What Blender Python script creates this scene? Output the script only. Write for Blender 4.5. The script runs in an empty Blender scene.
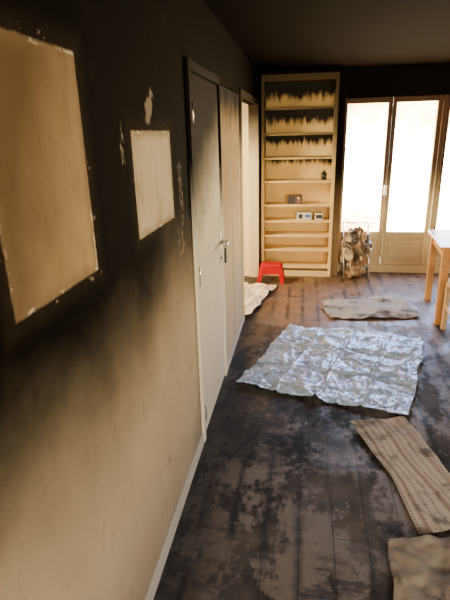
import bpy, bmesh, math, random
from mathutils import Vector, Matrix, noise
random.seed(4)
scene=bpy.context.scene

# ------------------------------------------------------------ node helper
class NT:
    def __init__(s,name,rough=.8,spec=.3):
        s.m=bpy.data.materials.new(name); s.m.use_nodes=True
        s.t=s.m.node_tree; s.n=s.t.nodes; s.l=s.t.links
        s.b=s.n['Principled BSDF']; s.out=s.n['Material Output']
        s.set('Roughness',rough); s.set('Specular IOR Level',spec)
        s._p=None
    def set(s,k,v):
        if isinstance(v,bpy.types.NodeSocket): s.l.new(v,s.b.inputs[k])
        else: s.b.inputs[k].default_value=v
    def put(s,sock,v):
        if isinstance(v,bpy.types.NodeSocket): s.l.new(v,sock)
        else: sock.default_value=v
    def pos(s):
        if not s._p:
            g=s.n.new('ShaderNodeNewGeometry'); sp=s.n.new('ShaderNodeSeparateXYZ')
            s.l.new(g.outputs['Position'],sp.inputs[0]); s._p=(g.outputs['Position'],sp.outputs[0],sp.outputs[1],sp.outputs[2])
        return s._p
    def m_(s,op,a,b=0.0,c=None):
        n=s.n.new('ShaderNodeMath'); n.operation=op; s.put(n.inputs[0],a); s.put(n.inputs[1],b)
        if c is not None: s.put(n.inputs[2],c)
        return n.outputs[0]
    def add(s,a,b): return s.m_('ADD',a,b)
    def sub(s,a,b): return s.m_('SUBTRACT',a,b)
    def mul(s,a,b): return s.m_('MULTIPLY',a,b)
    def mn(s,a,b): return s.m_('MINIMUM',a,b)
    def mx(s,a,b): return s.m_('MAXIMUM',a,b)
    def sm(s,v,a,b,o0=0.,o1=1.):
        n=s.n.new('ShaderNodeMapRange'); n.interpolation_type='SMOOTHSTEP'
        if a>b: a,b,o0,o1=b,a,o1,o0
        s.put(n.inputs[0],v)
        for i,x in ((1,a),(2,b),(3,o0),(4,o1)): n.inputs[i].default_value=x
        return n.outputs[0]
    def mapv(s,v,scale=(1,1,1),loc=(0,0,0),rot=(0,0,0)):
        n=s.n.new('ShaderNodeMapping'); s.l.new(v,n.inputs[0]); n.inputs['Scale'].default_value=scale; n.inputs['Location'].default_value=loc
        n.inputs['Rotation'].default_value=rot
        return n.outputs[0]
    def noise(s,scale,detail=4,v=None,rough=.55,dist=0.):
        n=s.n.new('ShaderNodeTexNoise'); s.l.new(v if v is not None else s.pos()[0],n.inputs['Vector'])
        n.inputs['Scale'].default_value=scale; n.inputs['Detail'].default_value=detail
        n.inputs['Roughness'].default_value=rough; n.inputs['Distortion'].default_value=dist
        return n.outputs['Fac']
    def nz(s,scale,amp,detail=4,v=None,rough=.55):
        return s.mul(s.sub(s.noise(scale,detail,v,rough),.5),amp)
    def mix(s,f,a,b):
        n=s.n.new('ShaderNodeMix'); n.data_type='RGBA'
        s.put(n.inputs[0],f)
        for i,c in ((6,a),(7,b)):
            if isinstance(c,bpy.types.NodeSocket): s.l.new(c,n.inputs[i])
            else: n.inputs[i].default_value=(*c[:3],1)
        return n.outputs[2]
    def bump(s,h,strength=.3,dist=.01):
        n=s.n.new('ShaderNodeBump'); n.inputs['Strength'].default_value=strength; n.inputs['Distance'].default_value=dist
        s.l.new(h,n.inputs['Height']); s.l.new(n.outputs[0],s.b.inputs['Normal'])

SOOT=(.0022,.0018,.0016)

# ------------------------------------------------------------ materials
def mat_wall_left():
    m=NT('sooted_plaster',.9,.02); P,x,y,z=m.pos()
    big=m.nz(1.4,.42,4); mid=m.nz(5,.13,6)
    strk=m.nz(4,.06,4,m.mapv(P,(1,2,.8)))
    zz=m.add(m.add(z,big),m.add(mid,strk))
    zz=m.sub(zz,m.sm(y,1.2,2.35,0.,.18))
    soot=m.m_('POWER',m.sm(zz,.58,1.34),.95)
    base=m.mix(m.noise(3,5),(.44,.345,.225),(.55,.445,.305))
    sc=m.sm(m.noise(1.0,6,m.mapv(P,(1,9,4),(0,.3,.1),(.6,0,0)),.7),.58,.74)
    base=m.mix(m.mul(sc,.5),base,(.17,.13,.09))
    cloud=m.sm(m.noise(1.5,6,m.mapv(P,(1,1,1),(3,0,4)),.6),.42,.68,0.,.40)
    base=m.mix(cloud,base,(.26,.21,.155))
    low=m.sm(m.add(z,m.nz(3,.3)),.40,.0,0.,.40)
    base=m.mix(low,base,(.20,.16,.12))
    mids=m.mix(m.sm(zz,.8,1.2),(.12,.085,.05),SOOT)
    sootc=m.mix(m.sm(m.noise(7,6),.5,.75),SOOT,(.006,.0045,.0035))
    col=m.mix(soot,base,m.mix(m.sm(zz,.95,1.30),mids,sootc))
    def rect(y0,y1,z0,z1,jit=.012):
        d=m.mn(m.mn(m.sub(y,y0),m.sub(y1,y)),m.mn(m.sub(z,z0),m.sub(z1,z)))
        return m.add(d,m.nz(24,jit,6,None,.65))
    for i,(y0,y1,z0,z1) in enumerate(((.815,1.225,1.40,1.945),(1.585,2.06,1.405,1.765))):
        d=rect(y0,y1,z0,z1); f=m.sm(d,-.004,.005)
        inner=m.mix(m.noise(3.5,5,m.mapv(P,(1,1.5,.8),(0,i*3,0))),(.28,.175,.08),(.50,.365,.205)) if i==0 else m.mix(m.noise(5,5),(.50,.40,.26),(.68,.59,.43))
        sv=m.sm(m.noise(4,7,m.mapv(P,(1,2.5,.7),(0,i*5+2,0)),.65),.50,.72,0.,.5)
        inner=m.mix(sv,inner,(.16,.11,.065))
        if i==0:
            dk=m.sm(m.add(m.add(y,m.mul(z,-.55)),m.nz(3,.3)),.36,-.08,0.,.85)
            inner=m.mix(dk,inner,(.07,.04,.02))
        edge=m.sm(m.add(d,m.nz(9,.06,5)),.040,.0,0.,.55); inner=m.mix(edge,inner,(.19,.125,.07))
        crust=m.mul(m.sm(m.m_('ABSOLUTE',m.sub(d,.004)),.007,.002),m.sm(m.noise(11,6,None,.7),.52,.60))
        inner=m.mix(m.mul(crust,.6),inner,(.76,.68,.52))
        halo=m.sm(d,-.07,0.,0.,.40)
        col=m.mix(f,m.mix(m.mul(halo,m.noise(16,5)),col,(.06,.045,.03)),inner)
        crust2=m.mul(m.sm(m.m_('ABSOLUTE',m.add(d,.012)),.012,.003),m.sm(m.noise(20,6,None,.7),.60,.66))
        col=m.mix(m.mul(crust2,.45),col,(.45,.36,.25))
    for (cy,cz,ry,rz,th,ti) in ((1.80,1.845,.05,.065,.30,.5),(1.50,1.70,.02,.09,.53,0),(2.20,1.50,.05,.17,.53,0),(2.16,1.28,.06,.10,.55,0)):
        dy=m.add(m.sub(y,cy),m.mul(m.sub(z,cz),-ti))
        e=m.add(m.m_('POWER',m.m_('ABSOLUTE',m.mul(dy,1/ry)),2.),m.m_('POWER',m.m_('ABSOLUTE',m.mul(m.sub(z,cz),1/rz)),2.))
        f=m.mul(m.sm(m.add(e,m.nz(22,3.4,6)),.9,.4),m.sm(m.noise(50,6,m.mapv(P,(1,1.5,.6),(0,2,1))),th-.03,th+.05))
        col=m.mix(m.mul(f,.38),col,(.60,.50,.38))
    m.set('Base Color',col); m.bump(m.add(m.noise(60,3),m.noise(5,4)),.25,.006)
    return m.m

def mat_door(name,z0,z1,base=(.78,.69,.54),tan=0.,diag=0.,yc=2.8):
    m=NT(name,.85,.05); P,x,y,z=m.pos()
    zz=m.add(m.add(z,m.nz(4,.3,5)),m.mul(m.sub(y,yc),-diag))
    s=m.m_('POWER',m.sm(zz,z0,z1),.75)
    b=m.mix(m.noise(5,5,m.mapv(P,(1,3,.7))),base,tuple(c*.86 for c in base))
    if tan: b=m.mix(m.sm(m.add(z,m.nz(3,.4)),.8,1.6,0.,tan),b,(.36,.25,.13))
    spots=m.mul(m.sm(m.noise(13,5,m.mapv(P,(1,2,.6))),.60,.68),m.sm(z,.9,1.5))
    b=m.mix(m.mul(spots,.6),b,(.08,.06,.04))
    m.set('Base Color',m.mix(s,b,(.004,.003,.0025))); m.bump(m.noise(40,3),.1,.003)
    return m.m

def mat_soot_shade_grad(name,base,z0,z1,dark=SOOT,rough=.7,amp=.25,sc=5,maxf=1.,spec=.15):
    m=NT(name,rough,spec); P,x,y,z=m.pos()
    s=m.sm(m.add(z,m.nz(sc,amp,5)),z0,z1,0.,maxf)
    b=m.mix(m.noise(9,4),base,tuple(c*.85 for c in base))
    m.set('Base Color',m.mix(s,b,dark)); m.bump(m.noise(50,3),.1,.003)
    return m.m

def mat_floor():
    m=NT('sooty_floorboards',.5,.4); P,x,y,z=m.pos()
    W=.155
    u=m.mul(m.add(x,.04),1/W); idx=m.m_('FLOOR',u); fr=m.sub(u,idx)
    wn=m.n.new('ShaderNodeTexWhiteNoise'); wn.noise_dimensions='1D'; m.l.new(idx,wn.inputs['W'])
    rnd=wn.outputs['Value']
    v=m.add(m.mul(y,1/1.5),m.mul(rnd,7.)); idy=m.m_('FLOOR',v); fy=m.sub(v,idy)
    wn2=m.n.new('ShaderNodeTexWhiteNoise'); wn2.noise_dimensions='2D'
    cb=m.n.new('ShaderNodeCombineXYZ'); m.l.new(idx,cb.inputs[0]); m.l.new(idy,cb.inputs[1]); m.l.new(cb.outputs[0],wn2.inputs['Vector'])
    r2=wn2.outputs['Value']
    edge=m.mn(fr,m.sub(1.,fr)); edgey=m.mul(m.mn(fy,m.sub(1.,fy)),9.)
    e=m.mn(edge,edgey)
    joint=m.mul(m.sm(e,.024,.006),m.sm(m.noise(2.3,4),.38,.62,.05,.8))
    haze=m.mul(m.sm(m.add(e,m.nz(15,.42,7,None,.7)),.22,.0),m.sm(m.noise(2.2,5,m.mapv(P,(1,1,1),(3,1,0))),.40,.58))
    grain=m.noise(6,6,m.mapv(P,(9,.8,1)),.65)
    c=m.mix(grain,(.135,.115,.102),(.215,.19,.17))
    c=m.mix(m.mul(r2,.25),c,(.09,.07,.06))
    warm_sheen=m.sm(m.add(y,m.nz(2,.8)),3.2,4.8,0.,.85)
    c=m.mix(warm_sheen,c,(.19,.095,.045))  # warm sheen on the far boards, painted into the base colour
    n1=m.add(m.noise(2.8,9,m.mapv(P,(1.4,.8,1)),.72),m.nz(22,.20,5))
    blot=m.sm(n1,.470,.560)
    streak=m.sm(m.add(m.noise(3.2,8,m.mapv(P,(.8,2.6,1),(7,2,0),(0,0,.15)),.70),m.nz(25,.12)),.50,.61)
    near=m.sm(m.add(y,m.nz(2,.6)),4.6,3.2,.30,1.)
    dens=m.sm(m.noise(1.2,4,m.mapv(P,(1,1,1),(2,8,0))),.36,.56,.5,1.)
    c=m.mix(m.mul(m.mul(m.mx(blot,m.mul(streak,.85)),m.mul(near,dens)),.94),c,(.009,.0085,.0085))
    c=m.mix(m.mul(haze,.85),c,(.009,.008,.008))
    ring=m.mn(m.sm(m.add(y,m.nz(5,.5,6)),2.05,2.5),m.sm(m.add(y,m.nz(5,.4,6)),3.3,2.9))
    ring=m.mul(ring,m.sm(m.add(x,m.nz(4,.4)),1.2,.7))
    c=m.mix(m.mul(ring,m.sm(m.noise(5,7,None,.7),.34,.50,.15,.9)),c,(.007,.0065,.0065))
    ash=m.sm(m.noise(6,8,m.mapv(P,(1,1,1),(1,5,0)),.72),.54,.68,0.,.25)
    c=m.mix(ash,c,(.22,.20,.185))
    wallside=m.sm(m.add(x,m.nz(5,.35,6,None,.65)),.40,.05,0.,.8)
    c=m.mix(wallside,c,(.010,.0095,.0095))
    c=m.mix(joint,c,(.004,.0035,.0035))
    m.set('Base Color',c)
    far=m.sm(y,2.6,4.2,.16,0.)
    m.set('Roughness',m.add(far,m.sm(m.add(m.noise(5,6,None,.65),m.mul(blot,.25)),.3,.85,.26,.70)))
    m.bump(m.add(m.mul(joint,-1.),m.mul(grain,.15)),.30,.004)
    return m.m

def mat_cloth(name,a,b,stripe=None,soot=.5,lines=None):
    m=NT(name,.95,.1); P,x,y,z=m.pos()
    uv=m.n.new('ShaderNodeUVMap'); sp=m.n.new('ShaderNodeSeparateXYZ'); m.l.new(uv.outputs[0],sp.inputs[0])
    u,v=sp.outputs[0],sp.outputs[1]
    c=m.mix(m.noise(7,6),a,b)
    if stripe:
        w=m.m_('SINE',m.mul(u,56.)); f=m.sm(w,.2,.8)
        dash=m.sm(m.m_('SINE',m.add(m.mul(v,330.),m.mul(m.m_('FLOOR',m.mul(u,9.)),1.9))),-.7,.0)
        c=m.mix(m.mul(m.mul(f,dash),.6),c,stripe)
        for su in (.12,.5,.86):
            f2=m.sm(m.m_('ABSOLUTE',m.sub(u,su)),.035,.02); c=m.mix(m.mul(f2,.5),c,(.28,.12,.09))
    wv=m.mul(m.m_('SINE',m.mul(u,420.)),m.m_('SINE',m.mul(v,700.)))
    c=m.mix(m.sm(wv,0.,1.,0.,.2),c,tuple(k*.5 for k in a))
    st=m.sm(m.add(m.noise(4,7,None,.68),m.nz(20,.1)),.50,.64,0.,soot)
    c=m.mix(st,c,(.035,.028,.024))
    m.set('Base Color',c); m.bump(m.add(wv,m.noise(25,5)),.4,.004)
    return m.m

def mat_plain(name,c,rough=.5,metal=0.,spec=.5,var=.15,sc=8):
    m=NT(name,rough,spec); m.set('Metallic',metal)
    m.set('Base Color',m.mix(m.noise(sc,4),c,tuple(k*(1-var) for k in c)))
    return m.m

def mat_wood(name,a,b,rough=.4):
    m=NT(name,rough,.5); P,x,y,z=m.pos()
    m.set('Base Color',m.mix(m.noise(7,5,m.mapv(P,(.6,5,5)),.6),a,b)); return m.m

def mat_plastic():
    m=NT('polythene',.2,1.); P,x,y,z=m.pos()
    n=m.noise(3,6,None,.6)
    c=m.mix(n,(.36,.51,.80),(.62,.76,.98))  # blue of the reflected sky is put into the sheet colour
    d=m.sm(m.noise(5,7,m.mapv(P,(1,1,1),(4,4,0)),.65),.54,.72,0.,.50)
    c=m.mix(d,c,(.13,.16,.24))  # dark crease shading painted as noise patches in the colour
    m.set('Base Color',c); m.set('Metallic',.25)
    m.set('Roughness',m.sm(m.noise(6,3),.3,.7,.12,.32))
    vo=m.n.new('ShaderNodeTexVoronoi'); vo.inputs['Scale'].default_value=8.
    dn=m.n.new('ShaderNodeTexNoise'); m.l.new(P,dn.inputs['Vector']); dn.inputs['Scale'].default_value=4; dn.inputs['Detail'].default_value=4
    ad=m.n.new('ShaderNodeMix'); ad.data_type='RGBA'; ad.blend_type='LINEAR_LIGHT'; ad.inputs[0].default_value=.15
    m.l.new(P,ad.inputs[6]); m.l.new(dn.outputs['Color'],ad.inputs[7]); m.l.new(ad.outputs[2],vo.inputs['Vector'])
    m.bump(m.add(m.mul(vo.outputs['Distance'],1.3),m.mul(m.noise(18,5,None,.55,.5),.8)),.85,.03)
    return m.m

def mat_glass_sooty():
    m=NT('sooted_glass'); P,x,y,z=m.pos()
    tr=m.n.new('ShaderNodeBsdfTransparent'); tl=m.n.new('ShaderNodeBsdfTranslucent'); gl=m.n.new('ShaderNodeBsdfGlossy')
    gl.inputs['Roughness'].default_value=.08
    tr.inputs['Color'].default_value=(1,.97,.92,1)
    tl.inputs['Color'].default_value=(.80,.42,.10,1)
    f=m.sm(m.add(z,m.add(m.nz(2.4,1.5,4),m.nz(9,.35,4,m.mapv(P,(4,1,.5))))),1.2,2.3,.0,.80)
    low=m.mul(m.sm(m.add(z,m.nz(12,.35,5)),.85,.62),m.sm(m.noise(38,3),.42,.55))
    lowm=m.mul(m.mul(low,.90),m.sm(x,1.5,1.45))
    f=m.mx(f,lowm)
    m1=m.n.new('ShaderNodeMixShader'); m.l.new(f,m1.inputs[0]); m.l.new(tr.outputs[0],m1.inputs[1]); m.l.new(tl.outputs[0],m1.inputs[2])
    m2=m.n.new('ShaderNodeMixShader'); m2.inputs[0].default_value=.04; m.l.new(m1.outputs[0],m2.inputs[1]); m.l.new(gl.outputs[0],m2.inputs[2])
    m.l.new(m2.outputs[0],m.out.inputs[0]); return m.m

def mat_shelf_back():
    m=NT('shelf_back_sooted',.7,.2); P,x,y,z=m.pos()
    at=m.n.new('ShaderNodeAttribute'); at.attribute_name='cell'; cell=at.outputs['Fac']
    drip=m.nz(10,.9,4,m.mapv(P,(2.0,1,.22)))
    blob=m.nz(8,.5,5)
    h=m.sm(z,.4,1.9,-.75,.42)
    v=m.add(m.add(cell,h),m.add(drip,blob))
    s=m.sm(v,.64,1.06)
    b=m.mix(m.noise(4,4),(.80,.58,.25),(.68,.47,.18))
    b=m.mix(m.sm(z,1.3,2.3,0.,.6),b,(.36,.20,.07))
    m.set('Base Color',m.mix(s,b,(.005,.0035,.0025))); return m.m

M_WALL=mat_wall_left(); M_FLOOR=mat_floor()
M_CEIL=mat_soot_shade_grad('sooted_ceiling',(.006,.0045,.0035),1,2,(.0045,.0033,.0026),.95,.4,2,1.,.01)
M_DOOR1=mat_door('door_paint_smoked',1.22,1.80,diag=.45)
M_DOOR1b=mat_door('door_frame_smoked',1.15,1.6,(.76,.69,.57))
M_DOOR2=mat_door('door_paint_browned',1.72,2.02,(.62,.50,.32),.9)
M_FRAME2=mat_soot_shade_grad('casing_smoked',(.70,.58,.38),1.3,2.0,(.02,.013,.008),.8,spec=.06)
M_BASE=mat_soot_shade_grad('baseboard_paint',(.62,.58,.50),3,4,SOOT,.6)
M_FARW=mat_soot_shade_grad('far_wall_sooted',(.30,.20,.10),.4,1.4,(.006,.004,.0027),.9,spec=.04)
M_WINF=mat_soot_shade_grad('window_frame_paint',(.78,.62,.36),.55,1.4,(.07,.035,.016),.5,.3)  # soot and backlit shade both painted into the upper frame tone
M_SHELF=mat_soot_shade_grad('shelf_paint_sooted',(.80,.59,.27),.95,1.95,(.018,.011,.006),.7,.35,5,.94)
M_SBACK=mat_shelf_back()
M_KIT=mat_soot_shade_grad('side_room_plaster',(.80,.64,.38),1.65,2.25,(.05,.03,.015),.8,.7,4,.9)
M_DRY=mat_plain('plain_plaster',(.30,.25,.19),.9,0,.2)
M_GLASS=mat_glass_sooty()
M_METAL=mat_plain('brushed_steel',(.7,.66,.6),.3,1.)
M_BLACK=mat_plain('black_plastic',(.015,.015,.017),.4)
M_WOOD=mat_wood('oak_table',(.60,.26,.07),(.72,.38,.12),.3)
M_WOOD2=mat_wood('pale_beech',(.68,.42,.19),(.78,.54,.28),.4)

# ------------------------------------------------------------ mesh builder
class MB:
    def __init__(s): s.bm=bmesh.new(); s.mats=[]
    def mi(s,m):
        if m not in s.mats: s.mats.append(m)
        return s.mats.index(m)
    def box(s,a,b,mat,bev=0.,rot=None,piv=None):
        t=bmesh.new(); bmesh.ops.create_cube(t,size=1.)
        sx,sy,sz=[b[i]-a[i] for i in range(3)]; c=[(a[i]+b[i])/2 for i in range(3)]
        bmesh.ops.scale(t,vec=(sx,sy,sz),verts=t.verts); bmesh.ops.translate(t,vec=c,verts=t.verts)
        if bev: bmesh.ops.bevel(t,geom=t.edges[:],offset=bev,segments=2,affect='EDGES',profile=.5)
        if rot: bmesh.ops.rotate(t,cent=piv or c,matrix=rot,verts=t.verts)
        s.merge(t,mat)
    def merge(s,t,mat,smooth=False):
        i=s.mi(mat); me=bpy.data.meshes.new('tmp')
        for f in t.faces: f.material_index=i; f.smooth=smooth
        t.to_mesh(me); t.free(); s.bm.from_mesh(me); bpy.data.meshes.remove(me)
    def cyl(s,p0,p1,r,mat,r2=None,seg=16):
        p0=Vector(p0); p1=Vector(p1); d=p1-p0; t=bmesh.new()
        bmesh.ops.create_cone(t,cap_ends=True,segments=seg,radius1=r,radius2=r if r2 is None else r2,depth=d.length)
        q=d.to_track_quat('Z','Y').to_matrix().to_4x4()
        bmesh.ops.transform(t,matrix=Matrix.Translation((p0+p1)/2)@q,verts=t.verts); s.merge(t,mat,True)
    def taper(s,pts_bottom,pts_top,mat):
        t=bmesh.new(); vb=[t.verts.new(p) for p in pts_bottom]; vt=[t.verts.new(p) for p in pts_top]
        n=len(vb); t.faces.new(vb[::-1]); t.faces.new(vt)
        for i in range(n): t.faces.new((vb[i],vb[(i+1)%n],vt[(i+1)%n],vt[i]))
        bmesh.ops.recalc_face_normals(t,faces=t.faces); s.merge(t,mat)
    def rotz(s,piv,deg):
        bmesh.ops.rotate(s.bm,cent=piv,matrix=Matrix.Rotation(math.radians(deg),3,'Z'),verts=s.bm.verts)
    def build(s,name):
        me=bpy.data.meshes.new(name); s.bm.to_mesh(me); s.bm.free()
        for m in s.mats: me.materials.append(m)
        o=bpy.data.objects.new(name,me); scene.collection.objects.link(o); return o

CEIL=2.42; YF=6.25; XR=4.0; YB=-1.6
D1=(2.42,3.27); D2=(3.31,4.25); OP=(4.38,5.90); HD=2.06; HO=2.05
# ------------------------------------------------------------ shell
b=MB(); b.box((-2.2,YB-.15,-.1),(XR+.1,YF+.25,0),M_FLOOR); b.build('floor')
b=MB(); b.box((-2.2,YB-.15,CEIL),(XR+.1,YF+.25,CEIL+.1),M_CEIL); b.build('ceiling')
b=MB()
b.box((-.1,YB,0),(0,D1[0],CEIL),M_WALL); b.box((-.1,D1[0],HD),(0,OP[0],CEIL),M_WALL)
b.box((-.1,D1[1],0),(0,D2[0],HD),M_DOOR1b); b.box((-.1,D2[1],0),(0,OP[0],HD),M_FRAME2)
b.box((-.1,OP[0],HO),(0,OP[1],CEIL),M_WALL); b.box((-.1,OP[1],0),(0,YF,CEIL),M_FRAME2)
b.build('wall_left')
b=MB()
b.box((0,YF,0),(1.0,YF+.2,CEIL),M_FARW); b.box((1.0,YF,2.10),(3.75,YF+.2,CEIL),M_FARW)
b.box((3.75,YF,0),(XR,YF+.2,CEIL),M_FARW); b.box((1.0,YF,0),(3.75,YF+.2,.06),M_FARW)
b.build('wall_far')
b=MB(); b.box((XR,YB,0),(XR+.1,YF+.2,CEIL),M_FARW); b.build('wall_right')
b=MB()
b.box((-.1,YB-.15,0),(.5,YB,CEIL),M_DRY); b.box((3.3,YB-.15,0),(XR,YB,CEIL),M_DRY)
b.box((.5,YB-.15,0),(3.3,YB,.75),M_DRY); b.box((.5,YB-.15,2.15),(3.3,YB,CEIL),M_DRY)
b.build('wall_back')
b=MB(); b.box((-2.1,5.93,0),(-.1,6.05,CEIL),M_KIT); b.build('wall_side_room')
b=MB(); b.box((-2.2,4.0,0),(-2.1,6.05,CEIL),M_KIT); b.build('wall_side_room_left')
b=MB(); b.box((-2.1,4.28,0),(-.1,4.36,CEIL),M_KIT); b.build('wall_side_room_near')
b=MB(); b.box((0,YB,0),(.014,D1[0]-.05,.075),M_BASE,.003); b.build('baseboard_left')
b=MB(); b.box((.001,D1[1]+.03,0),(.014,OP[0]-.055,.075),M_BASE,.002); b.build('baseboard_side')
b=MB(); b.box((0.0,YF-.05,CEIL-.06),(XR,YF,CEIL),M_FARW,.01); b.build('trim_1')

def casing(name,y0,y1,h,mat,w=.055):
    b=MB()
    b.box((0,y0-w,0),(.018,y0,h+w),mat,.004); b.box((0,y1,0),(.018,y1+w*.6,h+w),mat,.004)
    b.box((0,y0,h),(.018,y1,h+w),mat,.004); return b.build(name)
casing('trim_2',D1[0]+.012,D1[1]-.035,HD-.02,M_DOOR1b,.045)
casing('trim_3',OP[0]+.005,OP[1]-.0,HO-.01,M_FRAME2,.06)
b=MB()
b.box((-.045,D1[0]+.016,.008),(.004,D1[1]-.038,HD-.026),M_DOOR1,.004)
for hz in (.18,1.02,1.85): b.cyl((.012,D1[0]+.022,hz-.05),(.012,D1[0]+.022,hz+.05),.010,M_METAL)
yh=D1[1]-.09
b.box((.004,yh-.022,.90),(.010,yh+.022,1.12),M_METAL,.003)
b.cyl((.008,yh,1.05),(.06,yh,1.05),.010,M_METAL); b.cyl((.057,yh+.01,1.05),(.057,yh-.12,1.045),.010,M_METAL)
b.cyl((.008,yh,.94),(.016,yh,.94),.010,M_BLACK)
b.build('door_1')
b=MB()
b.box((-.045,D2[0]+.004,.008),(.003,D2[1]-.004,HD-.01),M_DOOR2,.004)
b.box((.003,(D2[0]+D2[1])/2-.004,.01),(.0045,(D2[0]+D2[1])/2+.004,HD-.02),M_BLACK)
b.box((.003,D2[0]+.03,.86),(.02,D2[0]+.05,.98),M_BLACK,.004)
b.build('door_2')

# ------------------------------------------------------------ windows
def french(name,x0,x1,y=YF+.03,latch=False):
    b=MB(); zt=2.10; zb=.06; fw=.045
    b.box((x0,y,zb),(x0+fw,y+.06,zt),M_WINF,.006); b.box((x1-fw,y,zb),(x1,y+.06,zt),M_WINF,.006)
    b.box((x0+fw,y,zt-.06),(x1-fw,y+.06,zt),M_WINF,.006)
    b.box((x0+fw,y,.44),(x1-fw,y+.06,.515),M_WINF,.006)
    b.box((x0+fw,y,zb),(x1-fw,y+.06,.15),M_WINF,.006)
    b.box((x0+fw,y+.02,.15),(x1-fw,y+.045,.44),M_WINF)
    b.box((x0+fw+.035,y+.008,.185),(x1-fw-.035,y+.022,.405),M_WINF,.008)
    b.box((x0+fw,y+.028,.515),(x1-fw,y+.032,zt-.06),M_GLASS)
    if latch:
        b.cyl((x1-.01,y-.01,.2),(x1-.01,y-.01,2.0),.009,M_WINF); b.box((x1-.03,y-.035,.98),(x1+.005,y,1.10),M_METAL,.004)
    return b.build(name)
french('window_1',1.00,1.555,latch=True); french('window_2',1.560,2.105)
french('window_3',2.15,2.70,latch=True); french('window_4',2.705,3.25)
b=MB(); b.box((2.105,YF-.01,.0),(2.15,YF+.12,2.10),M_WINF,.005); b.box((3.25,YF,.06),(3.75,YF+.15,2.10),M_FARW)
b.box((1.0,YF-.02,0),(3.3,YF-.0,.10),M_WINF,.004); b.build('trim_4')
b=MB()
for x in (.5,1.4,2.33,3.24): b.box((x,YB-.1,.75),(x+.06,YB-.04,2.15),M_WINF,.005)
b.box((.5,YB-.1,.75),(3.3,YB-.04,.81),M_WINF,.005); b.box((.5,YB-.1,2.09),(3.3,YB-.04,2.15),M_WINF,.005)
b.build('window_5')

# ------------------------------------------------------------ bookshelf
b=MB(); X0,X1,Y0,Y1=.045,.915,5.97,6.245; T=2.36
b.box((X0,Y0,0),(X0+.035,Y1,T),M_SHELF,.004); b.box((X1-.035,Y0,0),(X1,Y1,T),M_SHELF,.004)
b.box((X0+.035,Y0,T-.07),(X1-.035,Y1,T),M_SHELF,.003); b.box((X0+.035,Y0+.01,0),(X1-.035,Y1,.07),M_SHELF)
SZ=[.13,.35,.53,.71,.905,1.19,1.46,1.73,2.01]
for zq in SZ: b.box((X0+.035,Y0+.004,zq-.024),(X1-.035,Y1-.01,zq),M_SHELF,.002)
edges=[.07]+SZ+[T-.07]
bk=bmesh.new(); lay=bk.verts.layers.float.new('cell')
for i in range(len(edges)-1):
    z0,z1=edges[i],edges[i+1]; vs=[]
    for (xx,zz,c) in ((X0+.035,z0,0),(X1-.035,z0,0),(X1-.035,z1,1),(X0+.035,z1,1)):
        v=bk.verts.new((xx,Y1-.012,zz)); v[lay]=c; vs.append(v)
    bk.faces.new(vs)
me=bpy.data.meshes.new('back_panel'); bk.to_mesh(me); bk.free(); me.materials.append(M_SBACK)
back=bpy.data.objects.new('back_panel',me); scene.collection.objects.link(back)
shelf=b.build('bookshelf'); back.parent=shelf
b=MB(); b.box((.92,6.02,0),(1.0,YF,CEIL-.06),M_FARW,.004); b.build('trim_5')

b=MB(); b.box((.36,6.03,.906),(.54,6.13,1.01),mat_plain('radio_case',(.12,.05,.025),.4),.008)
b.box((.37,6.026,.915),(.45,6.031,1.0),M_BLACK); b.cyl((.50,6.03,.975),(.50,6.018,.975),.016,M_METAL); b.cyl((.50,6.03,.935),(.50,6.018,.935),.012,M_METAL)
b.build('radio')
MW=mat_plain('white_plastic',(.75,.74,.70),.4); MBL=mat_plain('blue_plastic',(.05,.15,.4),.4)
b=MB(); b.box((.48,6.02,.712),(.66,6.12,.80),MW,.008); b.box((.50,6.016,.73),(.55,6.021,.785),M_BLACK); b.box((.58,6.016,.74),(.64,6.021,.78),MBL)
b.cyl((.65,6.1,.79),(.65,6.1,.86),.005,MW); b.build('internet_router')
b=MB(); b.box((.70,6.02,.712),(.80,6.12,.79),MW,.006); b.box((.71,6.016,.73),(.79,6.021,.775),M_BLACK); b.build('alarm_clock')
b=MB(); b.cyl((.79,6.06,1.192),(.79,6.06,1.27),.03,M_BLACK,.036); b.cyl((.79,6.06,1.27),(.79,6.06,1.30),.02,M_BLACK,.02)
b.build('small_jar')

# ------------------------------------------------------------ red step stool
MR=mat_plain('red_plastic',(.50,.001,.003),.6,0.,.1)
b=MB(); cx,cy=.185,5.74; H=.22
b.box((cx-.125,cy-.09,H-.03),(cx+.125,cy+.09,H),MR,.012)
b.box((cx-.035,cy-.012,H-.001),(cx+.035,cy+.012,H+.0015),M_BLACK)  # flat black plate stands in for the shaded hole in the seat
for sx in (-1,1):
    for sy in (-1,1):
        tx,ty=cx+sx*.105,cy+sy*.075; bx,by=cx+sx*.145,cy+sy*.105
        b.taper([(bx-.022,by-.016,0),(bx+.022,by-.016,0),(bx+.022,by+.016,0),(bx-.022,by+.016,0)],
                [(tx-.03,ty-.014,H-.02),(tx+.03,ty-.014,H-.02),(tx+.03,ty+.014,H-.02),(tx-.03,ty+.014,H-.02)],MR)
for sy in (-1,1):
    b.taper([(cx-.12,cy+sy*.088-.005,.11),(cx+.12,cy+sy*.088-.005,.11),(cx+.12,cy+sy*.088+.005,.11),(cx-.12,cy+sy*.088+.005,.11)],
            [(cx-.11,cy+sy*.08-.005,H-.01),(cx+.11,cy+sy*.08-.005,H-.01),(cx+.11,cy+sy*.08+.005,H-.01),(cx-.11,cy+sy*.08+.005,H-.01)],MR)
for sx in (-1,1):
    b.box((cx+sx*.118-.005,cy-.08,.1),(cx+sx*.118+.005,cy+.08,H-.01),MR)
b.build('step_stool')

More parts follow.
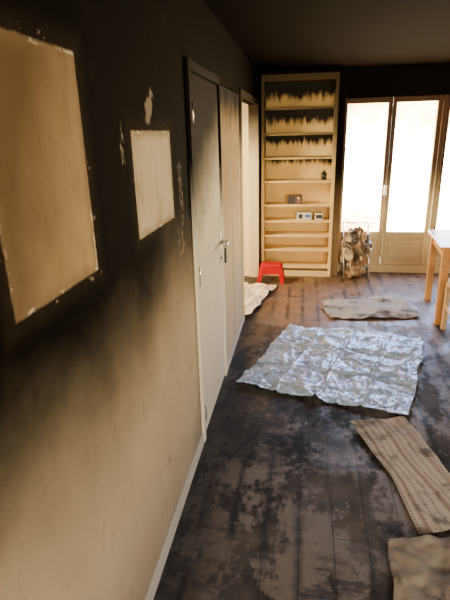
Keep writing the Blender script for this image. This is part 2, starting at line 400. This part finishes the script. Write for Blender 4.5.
# ------------------------------------------------------------ rubbish bag on a folding trolley frame
def mat_bag():
    m=NT('printed_bag',.25,.6)
    v=m.n.new('ShaderNodeTexVoronoi'); m.l.new(m.mapv(m.pos()[0],(1,1,.7)),v.inputs['Vector']); v.inputs['Scale'].default_value=16
    sp=m.n.new('ShaderNodeSeparateColor'); m.l.new(v.outputs['Color'],sp.inputs[0])
    c=m.mix(m.sm(sp.outputs[0],.30,.5),(.035,.022,.016),(.34,.20,.10))
    c=m.mix(m.sm(sp.outputs[1],.76,.82),c,(.62,.50,.34))
    c=m.mix(m.sm(m.noise(7,5),.45,.6,0.,.7),c,(.05,.032,.02))
    m.set('Base Color',c); m.bump(m.noise(16,4),.6,.02); return m.m
MBAG=mat_bag()
t=bmesh.new(); bmesh.ops.create_icosphere(t,subdivisions=5,radius=1.)
for v in t.verts:
    p=v.co.copy(); k=1.-.22*max(0,p.z)**2
    sx=math.copysign(abs(p.x)**.75,p.x)
    q=Vector((sx*.165*k,p.y*.13*k,.31+math.copysign(abs(p.z)**.8,p.z)*.31))
    n=abs(noise.noise(p*2.2))+.25*abs(noise.noise(p*5+Vector((3,1,2))))
    q+=p*(n*.10-.03); q.z+=.10*noise.noise(Vector((p.x*3,p.y*3,0)))*max(p.z,0)
    q.z=max(q.z,.004); v.co=q+Vector((1.21,5.98,0))
b=MB(); b.merge(t,MBAG,True)
for xx in (1.07,1.37):
    b.cyl((xx,5.80,.0),(xx-.02,6.12,.66),.010,M_METAL,seg=8); b.cyl((xx,6.14,.0),(xx,5.84,.40),.010,M_METAL,seg=8)
b.cyl((1.05,6.12,.66),(1.35,6.12,.66),.010,M_METAL,seg=8)
b.build('rubbish_bag')

# ------------------------------------------------------------ table + chair
b=MB(); tx0,tx1,ty0,ty1=1.80,3.0,4.44,5.22
b.box((tx0-.03,ty0-.03,.722),(tx1,ty1+.03,.75),M_WOOD,.005)
for x in (tx0,tx1-.10):
    for y in (ty0,ty1-.07): b.box((x,y,0),(x+.065,y+.065,.722),M_WOOD,.005)
b.box((tx0+.065,ty0+.015,.63),(tx1-.1,ty0+.035,.722),M_WOOD); b.box((tx0+.065,ty1-.035,.63),(tx1-.1,ty1-.015,.722),M_WOOD)
b.box((tx0+.015,ty0+.065,.63),(tx0+.035,ty1-.07,.722),M_WOOD); b.box((tx1-.07,ty0+.065,.63),(tx1-.05,ty1-.07,.722),M_WOOD)
b.rotz((tx0,ty0,0),-5.5)
b.build('dining_table')
b=MB(); cx0,cx1,cy0,cy1=1.835,2.235,4.00,4.37
MPAD=mat_plain('seat_pad',(.72,.66,.54),.9)
b.box((cx0,cy0,.42),(cx1,cy1,.45),M_WOOD2,.008); b.box((cx0+.01,cy0+.045,.45),(cx1-.01,cy1-.01,.49),MPAD,.014)
for x in (cx0,cx1-.04):
    b.box((x,cy1-.045,0),(x+.04,cy1-.005,.42),M_WOOD2,.004); b.box((x,cy0,0),(x+.04,cy0+.04,.90),M_WOOD2,.004)
for z in (.62,.74,.84): b.box((cx0+.04,cy0+.01,z),(cx1-.04,cy0+.03,z+.05),M_WOOD2,.004)
for x in (cx0+.01,cx1-.03): b.box((x,cy0+.04,.2),(x+.02,cy1-.045,.23),M_WOOD2)
b.build('dining_chair')

# ------------------------------------------------------------ cloths
def lerp_poly(pts,t):
    n=len(pts)-1; k=min(int(t*n),n-1); f=t*n-k
    return Vector(pts[k])*(1-f)+Vector(pts[k+1])*f
def cloth(name,L,R,mat,amp=.02,fs=3.,nu=60,nv=90,jit=.02,ridge=False,seed=0,base=.004):
    bm=bmesh.new(); uvl=bm.loops.layers.uv.new('UVMap'); g=[]
    for j in range(nv+1):
        row=[]; v=j/nv; a=lerp_poly(L,v); c=lerp_poly(R,v)
        for i in range(nu+1):
            u=i/nu; p=a*(1-u)+c*u; q=Vector((p.x*4,p.y*4,seed))
            p=p+Vector((noise.noise(q),noise.noise(q+Vector((9,9,0)))))*jit
            q=Vector((p.x*fs,p.y*fs,seed*1.7))
            w=Vector((noise.noise(q*.6+Vector((5,0,0))),noise.noise(q*.6+Vector((0,5,0))),0))*1.2
            if ridge:
                h=0;am=1;fq=1.
                for o in range(4):
                    r=1-abs(noise.noise((q+w*.6)*fq+Vector((o*7,0,0))))*2.6; h+=am*max(r,0)**1.3; am*=.5; fq*=2.
                h/=1.9
                fu=min(abs(u-k) for k in (.25,.5,.75)); fv=min(abs(v-k) for k in (.33,.66))
                h+=.4*max(0,1-fu/.02)+.4*max(0,1-fv/.02)
            else:
                h=.5+noise.noise(q+w)*.8+.3*noise.noise(q*3)
            zz=base+max(h,0)*amp
            row.append((bm.verts.new((p.x,p.y,zz)),u,v))
        g.append(row)
    for j in range(nv):
        for i in range(nu):
            q=[g[j][i],g[j][i+1],g[j+1][i+1],g[j+1][i]]
            f=bm.faces.new([k[0] for k in q]); f.smooth=True
            for lp,k in zip(f.loops,q): lp[uvl].uv=(k[1],k[2])
    bmesh.ops.recalc_face_normals(bm,faces=bm.faces)
    bm.faces.ensure_lookup_table()
    if bm.faces[0].normal.z<0: bmesh.ops.reverse_faces(bm,faces=bm.faces)
    me=bpy.data.meshes.new(name); bm.to_mesh(me); bm.free(); me.materials.append(mat)
    o=bpy.data.objects.new(name,me); scene.collection.objects.link(o)
    s=o.modifiers.new('thick','SOLIDIFY'); s.thickness=.0015; s.offset=1
    return o
cloth('plastic_sheet',[(.10,3.10),(.30,3.70),(.47,4.26)],[(1.25,2.78),(1.45,3.45),(1.63,4.02)],mat_plastic(),.045,3.6,190,200,.03,True,1)
M_RUN=mat_cloth('woven_runner',(.54,.47,.39),(.70,.63,.54),(.19,.13,.10),soot=.65)
cloth('rug_runner',[(1.12,1.83),(1.05,2.25),(.88,2.69)],[(1.55,1.95),(1.37,2.25),(1.23,2.79)],M_RUN,.022,5.,60,120,.014,False,2)
cloth('floor_rag',[(.92,1.20),(.95,1.5),(.975,1.76)],[(1.6,1.25),(1.5,1.6),(1.42,1.84)],mat_cloth('burlap',(.26,.21,.17),(.40,.34,.28),None,soot=.85),.05,7.,80,90,.03,False,3,.008)
cloth('drop_cloth',[(.84,4.47),(.80,4.75),(.78,5.0)],[(1.74,4.58),(1.68,4.95),(1.57,5.26)],mat_cloth('dust_sheet',(.27,.24,.215),(.42,.38,.35),None,soot=.8),.03,6.,80,80,.06,False,4)
cloth('drop_cloth',[(-.45,4.42),(-.40,5.0),(-.35,5.5)],[(.05,4.42),(.15,5.0),(.27,5.52)],mat_cloth('cotton_sheet',(.74,.62,.46),(.84,.74,.60),(.45,.2,.1),soot=.4),.06,4.,60,70,.04,False,6)

# ------------------------------------------------------------ light
def area(name,loc,rot,sx,sy,power,col,portal=False,spread=180):
    l=bpy.data.lights.new(name,'AREA'); l.shape='RECTANGLE'; l.size=sx; l.size_y=sy; l.energy=power; l.color=col
    l.spread=math.radians(spread)
    if portal: l.cycles.is_portal=True
    o=bpy.data.objects.new(name,l); scene.collection.objects.link(o); o.location=loc; o.rotation_euler=rot; return o
area('portal_far',(2.15,YF+.22,1.1),(math.radians(-90),0,0),2.3,2.1,0,(1,1,1),True)
area('portal_rear',(1.9,YB-.16,1.45),(math.radians(90),0,0),2.8,1.4,0,(1,1,1),True)
area('rear_window_light',(1.9,YB-.3,1.5),(math.radians(84),0,math.radians(8)),2.6,1.3,96,(1,.80,.48),False,100)
area('side_room_light',(-1.7,5.0,1.9),(math.radians(55),0,math.radians(-60)),.6,.6,190,(1,.80,.48))
w=bpy.data.worlds.new('World'); scene.world=w; w.use_nodes=True; nt=w.node_tree
bg=nt.nodes['Background']; tc=nt.nodes.new('ShaderNodeTexCoord'); sp=nt.nodes.new('ShaderNodeSeparateXYZ')
nt.links.new(tc.outputs['Generated'],sp.inputs[0])
mr=nt.nodes.new('ShaderNodeMapRange'); nt.links.new(sp.outputs[2],mr.inputs[0]); mr.inputs[1].default_value=.04; mr.inputs[2].default_value=.22
mx=nt.nodes.new('ShaderNodeMix'); mx.data_type='RGBA'; nt.links.new(mr.outputs[0],mx.inputs[0])
mx.inputs[6].default_value=(2.6,2.2,1.45,1); mx.inputs[7].default_value=(.42,.78,1.5,1)
mr2=nt.nodes.new('ShaderNodeMapRange'); nt.links.new(sp.outputs[1],mr2.inputs[0]); mr2.inputs[1].default_value=-.5; mr2.inputs[2].default_value=.5
mr2.inputs[3].default_value=3.; mr2.inputs[4].default_value=21.
nt.links.new(mx.outputs[2],bg.inputs[0]); nt.links.new(mr2.outputs[0],bg.inputs[1])

# ------------------------------------------------------------ camera
cd=bpy.data.cameras.new('camera'); co=bpy.data.objects.new('camera',cd); scene.collection.objects.link(co)
cd.sensor_fit='VERTICAL'; cd.sensor_height=24; cd.sensor_width=18; cd.lens=24*481/600; cd.clip_start=.02
R=Vector((.9873,.1569,-.0253)).normalized(); Bk=Vector((.1565,-.9318,.3276)).normalized()
U=Bk.cross(R).normalized(); R=U.cross(Bk)
co.matrix_world=Matrix(((R.x,U.x,Bk.x,.562),(R.y,U.y,Bk.y,0),(R.z,U.z,Bk.z,1.75),(0,0,0,1)))
scene.camera=co
